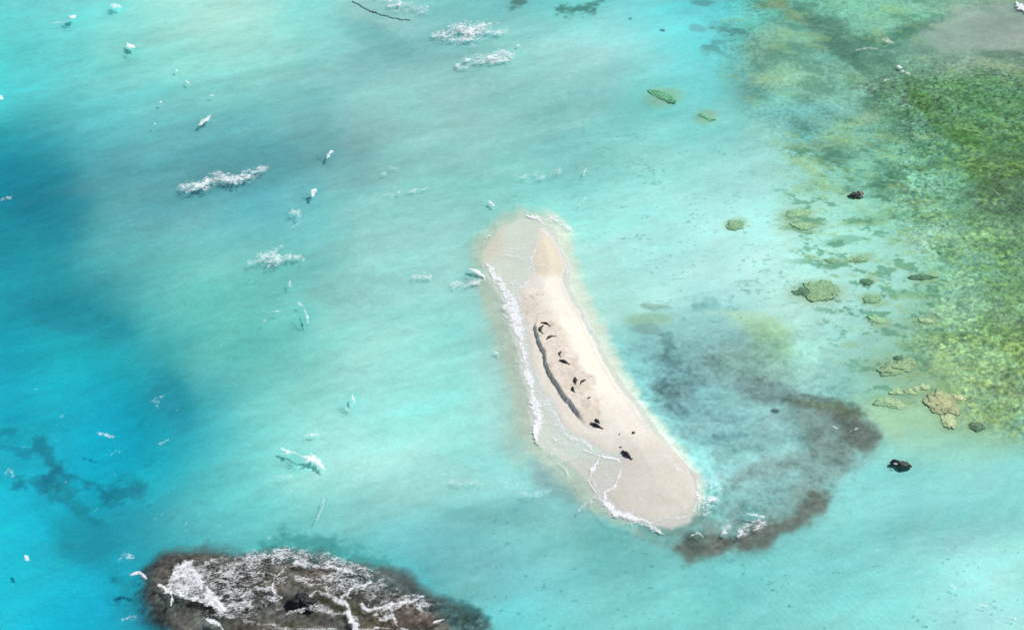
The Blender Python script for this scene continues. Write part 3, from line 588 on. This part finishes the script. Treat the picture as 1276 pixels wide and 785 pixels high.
rn = np.roll(ring, -1); li = n0 + np.arange(nb); ln = np.roll(li, -1)
sideq = np.stack([ring, li, ln, rn], 1)
WM = bpy.data.meshes.new('sea_water'); vs_ = np.concatenate([top, low])
WM = mesh_from('sea_water', vs_, np.concatenate([q, sideq]))
bm = bmesh.new(); bm.from_mesh(WM); bm.verts.ensure_lookup_table(); bm.faces.new([bm.verts[int(i)] for i in li[::-1]]); bm.to_mesh(WM); bm.free()
sea = tag(link('sea_water', WM, M_water), 'clear turquoise lagoon water', kind='structure')

for strokes, label in CAPS:
    foam_obj('whitecap', strokes, label, 'whitecap', GC)
# surf that wraps the sandbar
S = [
 ([(612,334),(622,350),(630,362)],8,1.5,.42,.1),([(632,362),(638,380),(646,398),(650,412)],15,1.45,.48,.08),([(646,405),(650,425),(654,445)],12,1.45,.45,.08),
 ([(654,445),(660,470),(664,500),(670,530),(672,552)],8,1.5,.4,.1),([(668,470),(680,498),(690,520)],12,1.1,.65,.05),([(690,518),(698,532),(708,543)],6,1.2,.5,.05),
 ([(640,350),(655,356),(640,366)],7,1.1,.6,.04),([(620,318),(650,318),(664,330)],12,.75,.95,.02),([(615,338),(650,338)],10,.7,.95,.02),
 ([(740,600),(748,622),(760,640)],7,1.0,.6,.05),([(764,636),(790,648),(812,656),(826,664)],6,1.1,.55,.08),([(868,606),(884,600),(888,620),(878,640)],12,1.25,.75,.04),([(872,600),(892,596),(900,612)],7,1.0,.85,.02),([(868,610),(870,634)],6,1.3,.4,.06),
 ([(612,340),(626,362),(632,382),(645,412),(652,440),(658,470),(664,505),(670,535)],11,.95,.6,.06),
 ([(640,385),(650,410),(655,440)],12,1.0,.7,.04),
 ([(672,480),(684,505),(692,525),(700,540)],11,.92,.8,.03),([(676,540),(700,552),(730,562)],8,.85,.9,.02),
 ([(712,378),(728,398),(742,428)],6,.8,.85,.02),([(795,522),(812,552),(840,576),(862,602),(868,632)],6,.85,.85,.02),
 ([(608,330),(613,342),(622,352),(628,364),(631,380)],5,1.35,.25,.1),
 ([(630,366),(634,380),(641,396),(646,412)],8,1.3,.4,.08),
 ([(632,392),(640,398)],9,1.0,.6,.1),
 ([(641,402),(649,420),(652,436),(655,450)],7,1.4,.4,.08),
 ([(650,450),(657,470),(661,490),(664,508),(669,522)],4.5,1.35,.3,.08),
 ([(664,470),(672,490),(680,505),(690,522)],9,.95,.7,.05),
 ([(668,500),(669,530),(668,545),(673,556)],4.5,1.4,.1,.2),
 ([(646,455),(652,462),(656,472)],1.6,1.2,.1,.1),
 ([(690,512),(697,525),(701,538),(712,546),(728,551),(737,560),(745,568)],3,1.2,.25,.05),
 ([(748,568),(744,578),(736,588),(733,598),(739,608),(742,614)],3.4,1.6,.2,.08),
 ([(726,561),(740,566),(754,569),(771,572),(774,583),(770,596),(763,608),(754,615)],2.6,1.55,.2,.05),
 ([(754,615),(753,624),(762,630),(766,638),(785,644),(802,648),(812,653)],4.4,1.6,.2,.15),
 ([(740,614),(752,630),(764,641)],6,.85,.8,.05),
 ([(720,637),(731,630),(742,618)],4,.95,.7,.05),
 ([(775,652),(795,652),(812,657),(828,666)],5,.9,.75,.05),([(800,650),(812,657),(826,665)],2.2,1.1,.3,.1),
 ([(812,653),(828,645),(848,645),(863,641)],2.2,1.1,.4,.05),([(818,652),(840,650)],6,.72,.85,.03),
 ([(863,641),(866,622),(864,608),(855,594),(845,583),(834,572),(822,565),(815,562)],3.2,1.12,.4,.12),
 ([(815,562),(806,545),(798,530),(788,513)],2.6,.85,.7,.04),
 ([(788,513),(772,494),(764,484),(756,466),(748,446),(740,425)],3.0,.9,.6,.04),
 ([(742,430),(734,408),(724,392),(712,378),(702,366)],3.8,1.15,.35,.05),
 ([(704,372),(706,348),(707,334),(703,318),(696,307),(688,298),(680,289),(674,281)],2.6,1.2,.35,.13),
 ([(655,266),(668,273),(676,280)],4,1.3,.2,.2),([(672,276),(690,270),(706,284),(700,290),(684,284)],7,1.0,.75,.08),
 ([(680,282),(694,292),(704,294)],5,.95,.7,.05),
 ([(677,296),(668,310),(662,323),(664,332),(655,338)],1.7,1.15,.2,.04),
 ([(663,331),(667,342),(664,350),(645,353),(628,355)],1.8,1.1,.3,.04),([(664,331),(680,333),(688,341),(684,348),(668,350)],1.5,.95,.4,.03),
 ([(630,320),(650,312),(675,300)],8,.66,.95,.02),([(640,345),(655,335)],10,.68,.95,.02),([(612,330),(628,315),(645,306)],1.5,.9,.6,.02),
 ([(602,306),(605,297),(612,292)],1.8,.95,.5,.04),
 ([(645,360),(652,370),(648,385),(656,410),(658,430)],4,.85,.8,.03),
 ([(686,545),(705,558),(722,562),(740,568)],8,1.0,.85,.02),([(672,556),(700,570),(735,575)],9,.85,.9,.02),([(752,585),(762,590),(750,605)],9,.85,.9,.02),([(655,440),(668,470),(682,500)],8,.95,.85,.03),([(745,585),(760,580)],8,.66,.95,.02),([(760,640),(740,605)],4,.7,.9,.02),([(695,576),(705,584),(708,592)],2,.95,.4,.05),
 ([(868,600),(880,612),(878,632),(870,640)],8,.86,.9,.05),
 ([(613,438),(620,440),(621,447)],1.8,1.1,.2,.15),
]
foam_obj('surf_foam', S, 'white surf lines and thin foam washing round the sandbar', kind='stuff')
RF = [
 ([(222,702),(238,708),(258,730),(266,752),(240,746),(214,738),(208,728)],4,1.25,.5,.2,'area'),([(258,730),(270,750),(280,760)],6,1.4,.25,.25),
 ([(290,700),(340,692),(400,694),(450,708)],12,1.0,.8,.05),([(285,735),(320,740),(345,748)],10,1.0,.8,.05),([(460,735),(500,742),(535,752)],12,1.0,.8,.06),
 ([(222,706),(236,702),(246,718),(254,736),(262,748),(275,758)],8,1.35,.3,.35),([(214,728),(226,726),(240,736),(250,742)],8,1.2,.45,.25),([(262,744),(272,752),(278,758)],3.5,1.5,.05,.4),
 ([(240,712),(258,708),(262,735),(242,740)],6,.9,.8,.1,'area'),
 ([(262,702),(300,697),(350,686),(400,690),(430,700),(455,712),(450,735),(430,745),(395,728),(362,716),(340,730),(350,755),(300,770),(285,760),(262,735)],7,.93,.96,.08,'area'),
 ([(275,695),(310,690),(350,690),(400,692),(440,704),(470,712)],8,.92,.85,.08),
 ([(345,716),(356,708),(362,700),(385,704),(420,706),(445,715)],4.5,1.25,.4,.15),
 ([(300,712),(345,716)],2,1.15,.3,.08),([(342,718),(339,736),(351,746)],1.6,1.25,.1,.08),([(300,745),(318,734),(340,734)],4,1.1,.5,.1),
 ([(420,748),(440,732),(460,726),(458,714)],4,1.25,.35,.2),([(455,715),(480,730),(505,740),(520,745),(500,755),(470,762),(455,740)],7,1.0,.85,.1,'area'),
 ([(450,752),(458,760),(475,758),(510,748),(528,742)],3.5,1.3,.2,.15),([(470,735),(500,738),(525,752)],8,.95,.85,.08),
 ([(385,745),(395,737),(412,742),(430,752),(436,765),(440,790)],4.5,1.2,.35,.15),([(434,764),(440,776),(448,792)],9,1.35,.2,.3),
 ([(358,765),(375,760),(395,755),(415,764),(432,764)],4.5,1.05,.6,.1),([(395,738),(425,745)],3,.9,.8,.1),
 ([(475,772),(490,768),(495,778)],6,1.2,.4,.1),([(440,783),(480,782),(520,785),(560,790)],3.5,1.15,.4,.1),
 ([(520,755),(530,762),(520,772)],5,.85,.8,.05),([(540,776),(554,771)],1.8,1.2,.1,.1),([(530,752),(550,750)],3,.8,.8,.05),
 ([(250,770),(290,762),(310,775),(350,780)],7,.82,.9,.05),([(286,750),(300,762),(285,768)],5,1.0,.7,.08),
 ([(235,765),(262,760)],3,.8,.8,.05),([(300,785),(360,783),(420,785)],3,.85,.7,.05),
 ([(150,700),(158,688),(165,700)],6,.8,.85,.04),([(148,774),(172,768)],6,.85,.85,.04),
]
foam_obj('reef_foam', RF, 'white churning foam streaming over the rocky reef', kind='stuff', cell=.14)
FL = []; rr = random.Random(5)
for (cx, cy, sx_, sy_, n_) in [(70,600,60,60,16),(230,600,60,60,14),(40,480,60,40,6),(560,220,160,60,14),(1180,200,70,120,12),(1080,110,60,70,12),(240,660,70,40,12),(660,600,40,20,10),(1120,690,80,50,8),(120,110,110,60,8),(330,420,60,80,8),(680,20,80,20,4),(510,620,60,30,5),(590,730,40,20,5),(840,600,40,30,6)]:
    for _ in range(n_):
        px_, py_ = rr.gauss(cx, sx_*.6), rr.gauss(cy, sy_*.6); l = rr.uniform(1, 6)
        if d_poly(np.array([px_]), np.array([py_]), WASH)[0] > -5: continue
        FL.append(([(px_, py_), (px_+l, py_-l*rr.uniform(.2, .8))], rr.uniform(.7, 1.5), rr.uniform(.6, .85), .35, .0))
cs_, qs_, cv_, off = [], [], [], 0
for f in FL:
    m = foam_patch([f])
    if m is None: continue
    vv_ = np.empty(len(m.vertices), np.float32); m.attributes['cover'].data.foreach_get('value', vv_); cv_.append(vv_)
    k_ = len(m.vertices); c_ = np.empty(k_*3, np.float32); m.vertices.foreach_get('co', c_); qq = np.empty(len(m.polygons)*4, np.int32); m.loops.foreach_get('vertex_index', qq)
    cs_.append(c_.reshape(-1, 3)); qs_.append(qq.reshape(-1, 4)+off); off += k_; bpy.data.meshes.remove(m)
fm_ = mesh_from('foam_flecks', np.concatenate(cs_), np.concatenate(qs_)); add_cover(fm_, np.concatenate(cv_)*1.03+.25)
tag(link('foam_flecks', fm_, M_foam), 'countless tiny foam flecks strewn over the open water', kind='stuff')

# ------------------------------------------------------------------ rocks, coral heads, weed strand
def lump(name, px_, py_, rw, rd, rh, mt, seed, zc=None, rough=.35, rot=0, label=None, cat='rock', group=None, lobes=None):
    bm = bmesh.new(); bmesh.ops.create_icosphere(bm, subdivisions=5, radius=1); co_ = np.array([v_.co[:] for v_ in bm.verts])
    n3_ = fbm(co_[:, 0]*1.3+seed*3.1, co_[:, 1]*1.3+co_[:, 2]*.9-seed, .8, 4, seed % 5, gain=.55)
    n4_ = fbm(co_[:, 0]*4+seed, co_[:, 1]*4+co_[:, 2]*3, .8, 3, (seed+3) % 5, gain=.6)
    f = 1 + rough*n3_ + rough*.35*n4_
    co_ = co_*f[:, None]; co_[:, 2] = np.where(co_[:, 2] > 0, np.sign(co_[:, 2])*np.abs(co_[:, 2])**.7, co_[:, 2])
    co_ = co_*np.array([rw, rd, rh])
    if zc is not None and zc < .5:      # rocks at the surface stand on the bed
        p_ = W(px_, py_, zc); dn = max(1.0, (zc - float(bed_z(np.array([p_[0]]), np.array([p_[1]]))[0]) + .15)/rh)
        lo = co_[:, 2] < 0; tt_ = np.clip(-co_[:, 2]/rh, 0, 1); co_[:, 2] = np.where(lo, co_[:, 2]*dn, co_[:, 2])
        gr = np.where(lo, 1 + 1.1*tt_, 1); co_[:, 0] *= gr; co_[:, 1] *= gr
    for v_, c_ in zip(bm.verts, co_): v_.co = c_
    for f_ in bm.faces: f_.smooth = True
    m = bpy.data.meshes.new(name); bm.to_mesh(m); bm.free(); o = link(name, m, mt)
    if zc is None:
        p = W(px_, py_, 0); zz = float(bed_z(np.array([p[0]]), np.array([p[1]]))[0]); p = W(px_, py_, zz); zz = float(bed_z(np.array([p[0]]), np.array([p[1]]))[0]); zc = zz - rh*.15; p = W(px_, py_, zc)
    else: p = W(px_, py_, zc)
    o.location = p; o.rotation_euler = (0, 0, rot); return tag(o, label, cat, group)
lump('black_rock', 376, 746, 1.6, 1.4, .8, M_rock, 3, zc=.3, rough=.3, rot=.3, label='jet black boulder standing clear of the foam on the rocky reef')
r_ = lump('dark_rock', 1127, 577.5, 1.15, .7, .26, M_rockb, 8, zc=-.04, rough=.28, rot=-.15, label='brown flat-topped rock at the surface, right one of a touching pair')
lump('dark_rock', 1115.5, 574.5, .85, .36, .3, M_rock, 6, zc=-.02, rough=.3, rot=-.15, label='low black rock with a pale patch, left one of a touching pair')
foam_obj('whitecap', [([(1114,577.5),(1118,578)],1.8,1.3,.1,.12)], 'tiny white patch caught against the low black rock', 'whitecap')
lump('brown_rock', 1066, 242, .75, .65, .35, M_rockb, 5, zc=.02, rough=.5, label='small dark brown rock awash at the end of a pale ridge')
lump('brown_rock', 1072, 240, .6, .6, .35, plain('tan_rock', (.28, .25, .20), .8, .2, .3, 4), 9, zc=.02, rough=.5, label='smaller tan rock touching the small brown rock')
GCo = 'coral heads on the pale lagoon floor'
COR = [(1020,364,4.6,3.4,.28,M_coral,'largest flat olive coral head on the pale sand'),
 (1002,364,1.9,1.4,.3,M_corald,'dark lobe at the left end of the largest flat coral head'),
 (916,281,2.0,1.5,.35,M_coral,'round olive coral head alone left of the twin yellow heads'),
 (828,121,3.4,1.5,.35,M_coral,'slanting olive coral ridge, left of a pair near the top'),
 (880,146,2.4,1.0,.35,M_coraly,'slanting pale coral ridge, right of a pair near the top'),
 (993,266,2.6,1.5,.3,M_coraly,'upper yellow coral head of a joined pair'),
 (1003,281,2.9,1.3,.3,M_coraly,'lower yellow coral head of a joined pair'),
 (1037,325,1.7,.9,.3,M_coral,'small coral head above right of the largest flat one'),
 (1072,324,1.8,1.0,.35,M_coral,'knobbly coral head right of the small one'),
 (1080,352,1.4,1.2,.35,M_corald,'dark round coral head right of the largest flat one'),
 (1085,373,1.8,1.2,.3,M_coral,'oval coral head beneath the dark round one'),
 (1094,399,1.9,1.4,.4,M_coraly,'pale yellow coral head standing alone above the brown clump'),
 (1150,346,2.6,.9,.35,M_corald,'dark coral slab in the sparse reef patch'),
 (1110,462,2.6,1.5,.5,M_coral,'left lobe of the brown coral clump right of the shoal'),
 (1124,457,3.2,1.9,.5,M_coral,'broad body of the brown coral clump right of the shoal'),
 (1119,446,1.0,.8,.5,M_corald,'dark knob on top of the brown coral clump'),
 (1104,501,2.2,1.2,.4,M_coraly,'long tan coral head left of the tan cluster'),
 (1118,504,1.7,1.1,.4,M_coraly,'tan coral head touching the long tan one'),
 (1117,489,1.2,1.0,.4,M_coraly,'small tan coral head above the long tan one'),
 (1134,489,1.3,1.0,.4,M_coraly,'rounded tan coral head, third from the right of its row'),
 (1141,485,.9,1.0,.5,M_coraly,'upright tan coral head, second from the right of its row'),
 (1150,483,1.2,1.0,.5,M_coraly,'plump tan coral head at the right end of its row'),
 (1154,400,1.6,1.0,.4,M_coraly,'yellow coral head at the left rim of the dense reef'),
 (1175,502,3.0,3.2,.35,M_coral,'large round olive coral head below the dense reef'),
 (1182,525,1.4,2.2,.35,M_coraly,'yellow coral tongue below the large round head'),
 (1217,531,1.6,1.3,.4,M_corald,'dark coral head alone at the lower rim of the reef'),
 (1195,495,1.4,1.0,.4,M_coraly,'small pale coral head right of the large round head')]
for k, (px_, py_, rw, rd, rh, mt, lb) in enumerate(COR):
    tilt = {3: -.75, 4: -.75}.get(k, 0)
    lump('coral_head', px_, py_, rw, rd, rh*.45, mt, k+2, rough=.42, rot=tilt, label=lb, cat='coral', group=GCo)
def tube(name, pts, rad, mt, label, cat):
    bm = bmesh.new(); rings = []; P = [Vector(p) for p in pts]
    for i, p in enumerate(P):
        t = (P[min(i+1, len(P)-1)] - P[max(i-1, 0)]).normalized(); s_ = Vector((-t.y, t.x, 0)); r_ = rad[i]
        rings.append([bm.verts.new(p + s_*math.cos(q*math.pi/4)*r_ + Vector((0, 0, 1))*math.sin(q*math.pi/4)*r_*.6) for q in range(8)])
    for i in range(len(rings)-1):
        for q_ in range(8): bm.faces.new((rings[i][q_], rings[i][(q_+1) % 8], rings[i+1][(q_+1) % 8], rings[i+1][q_]))
    bm.faces.new(rings[0][::-1]); bm.faces.new(rings[-1])
    for f_ in bm.faces: f_.smooth = True
    m = bpy.data.meshes.new(name); bm.to_mesh(m); bm.free(); return tag(link(name, m, mt), label, cat)
cp = [(439,2),(448,7),(456,12),(466,16),(478,20),(490,23),(500,25),(511,26)]
pp = []; rd_ = []
for i in range(64):
    t = i/63*(len(cp)-1); j = min(int(t), len(cp)-2); f = t-j
    a_ = cp[j][0]*(1-f)+cp[j+1][0]*f; b_ = cp[j][1]*(1-f)+cp[j+1][1]*f
    q_ = W(a_, b_ + .5*math.sin(i*1.7)+.4*math.sin(i*.61), 0); zz_ = float(bed_z(np.array([q_[0]]), np.array([q_[1]]))[0]); q_ = W(a_, b_ + .5*math.sin(i*1.7)+.4*math.sin(i*.61), zz_); pp.append((q_[0], q_[1], zz_+.12)); rd_.append(.10+.10*abs(math.sin(i*.9))*abs(math.sin(i*.37+1)) + (.16 if 22 < i < 30 else 0))
tube('seaweed_strand', pp, rd_, M_weed, 'thin dark strand of sunken seaweed curving along the top edge', 'seaweed')

# ------------------------------------------------------------------ seals asleep on the sand
def seal(px0, py0, px1, py1, bend, thick, mt, label, flip=1):
    """head at the first point, hind flippers at the second; one continuous body"""
    zg = lambda p: float(bed_z(np.array([p[0]]), np.array([p[1]]))[0])
    a_ = Vector(W(px0, py0, .8)); b_ = Vector(W(px1, py1, .8)); a_ = Vector(W(px0, py0, zg(a_))); b_ = Vector(W(px1, py1, zg(b_)))
    mid = (a_+b_)/2; L_ = (b_-a_).xy.length; ax = Vector((b_.x-a_.x, b_.y-a_.y, 0)).normalized(); sdv = Vector((-ax.y, ax.x, 0))
    g = zg(mid)+.01
    def spine(t): return ax*(t-.5)*L_ + sdv*bend*L_*(math.sin(math.pi*t) - .5)
    prof = [(0, .25), (.02, .42), (.06, .60), (.11, .68), (.16, .62), (.22, .72), (.32, .95), (.42, 1.0), (.55, .95), (.68, .78), (.80, .52), (.88, .34), (.93, .26), (.955, .2)]
    bm = bmesh.new(); NR = 14
    def loft(rings, cap=True):
        rs = [[bm.verts.new(p) for p in r] for r in rings]
        for i in range(len(rs)-1):
            for q_ in range(len(rs[0])): bm.faces.new((rs[i][q_], rs[i][(q_+1) % len(rs[0])], rs[i+1][(q_+1) % len(rs[0])], rs[i+1][q_]))
        bm.faces.new(rs[0][::-1]); bm.faces.new(rs[-1])
    rg = []
    for t, r in prof:
        p = spine(t); tg = (spine(min(t+.02, 1))-spine(max(t-.02, 0))).normalized(); s_ = Vector((-tg.y, tg.x, 0)); w_ = r*thick; h_ = r*thick*.82
        lift = h_*.92 + (.10*thick if t < .15 else 0)
        rg.append([p + s_*math.cos(q*2*math.pi/NR)*w_ + Vector((0, 0, lift + math.sin(q*2*math.pi/NR)*h_*(1 if math.sin(q*2*math.pi/NR) > 0 else .85))) for q in range(NR)])
    loft(rg)
    def flipper(base, dirv, ln, w0, w1, hz):
        d_ = dirv.normalized(); n_ = Vector((-d_.y, d_.x, 0)); rs = []
        for k in range(6):
            t = k/5; ww = (w0*(1-t)+w1*t)*(1 if k < 5 else .5); hh = .05*(1-t)+.02; p = base + d_*ln*t + n_*(.12*ln*t*t); p.z = hz*(1-t)+.035
            rs.append([p + n_*math.cos(q*2*math.pi/8)*ww + Vector((0, 0, math.sin(q*2*math.pi/8)*hh)) for q in range(8)])
        loft(rs)
    for s_ in (-1, 1):
        p = spine(.30); tg = (spine(.32)-spine(.28)).normalized(); n_ = Vector((-tg.y, tg.x, 0))*s_
        flipper(p + n_*thick*.7, n_*.7+tg, .42*L_/2.2, .10, .06, .12)
        p = spine(.93); tg = (spine(.95)-spine(.90)).normalized(); n_ = Vector((-tg.y, tg.x, 0))*s_
        flipper(p + n_*thick*.1, tg + n_*.45, .30*L_/2.2, .06, .13, .08)
    p = spine(0); tg = (spine(0)-spine(.03)).normalized()     # muzzle
    bmesh.ops.recalc_face_normals(bm, faces=bm.faces)
    m = bpy.data.meshes.new('seal_raw'); bm.to_mesh(m); bm.free(); o = link('seal', m, mt)
    rm = o.modifiers.new('fuse', 'REMESH'); rm.mode = 'VOXEL'; rm.voxel_size = .03; rm.use_smooth_shade = True
    sm = o.modifiers.new('smooth', 'SMOOTH'); sm.iterations = 2
    dg_ = bpy.context.evaluated_depsgraph_get(); m2 = bpy.data.meshes.new_from_object(o.evaluated_get(dg_)); o.modifiers.clear(); o.data = m2; m2.name = 'seal'
    if not m2.materials: m2.materials.append(mt)
    o.location = (mid.x, mid.y, g-.02)
    # follow the slope of the sand
    ga, gb = zg(mid - ax*L_*.4), zg(mid + ax*L_*.4); o.rotation_mode = 'QUATERNION'
    dirn = Vector((ax.x, ax.y, (gb-ga)/(L_*.8))).normalized(); o.rotation_quaternion = ax.rotation_difference(dirn); o.location.z = (ga+gb)/2 - .02
    return tag(o, label, 'seal', 'seals resting on the sandbar')
SE = [(674.3,402.2,686,405.8,.16,.24,M_seal,'slim seal curved like an arch, highest up the sandbar'),
 (675.5,406.2,674.5,415.5,-.28,.27,M_seal,'seal curled like a letter C beside the top of the scarp'),
 (680.5,422.5,692,418.3,.20,.24,M_seal2,'seal with its rear turned up right, just below the curled one'),
 (698.8,437.6,697.5,444.5,-.22,.20,M_seal2,'small bent seal right above the big straight black one'),
 (697,448.8,709.5,454,.06,.33,M_seal,'big straight black seal in the middle of the trampled sand'),
 (716.5,470.8,717,479,.04,.36,M_seal2,'plump dark brown seal seen end on, left of the bent grey-brown one'),
 (729.5,473,722.5,478.8,-.16,.23,M_seal2,'bent grey-brown seal right of the plump end-on one'),
 (713.2,482,715.6,488.8,-.12,.28,M_seal,'short seal lying just below the plump brown one'),
 (732.3,497,735.8,494.4,.05,.15,M_seal2,'tiny seal pup alone on the grey trampled sand'),
 (741.2,522.6,747.2,527,.04,.30,M_seal,'short seal resting against the long black one'),
 (735.5,527.5,751,534,.04,.34,M_seal,'longest black seal, lowest on the trampled sand'),
 (774.8,562.5,787.3,572.2,.03,.44,M_seal,'stout black seal alone on the smooth lower sand')]
for s_ in SE: seal(*s_)
for k, (px_, py_, r_, lb) in enumerate([(789,539,.28,'small grey stone on smooth sand near the right shore'),(773.2,557,.2,'pebble just above the stout lone seal'),(772,541,.14,'faint pebble on the sand between the lowest seals')]):
    p = W(px_, py_, .7); zg_ = float(bed_z(np.array([p[0]]), np.array([p[1]]))[0])
    lump('stone', px_, py_, r_, r_, r_*.7, M_rockb, 12+k, zc=zg_+r_*.2, label=lb, cat='stone')
print('faces', sum(len(o.data.polygons) for o in bpy.data.objects if o.type == 'MESH'))
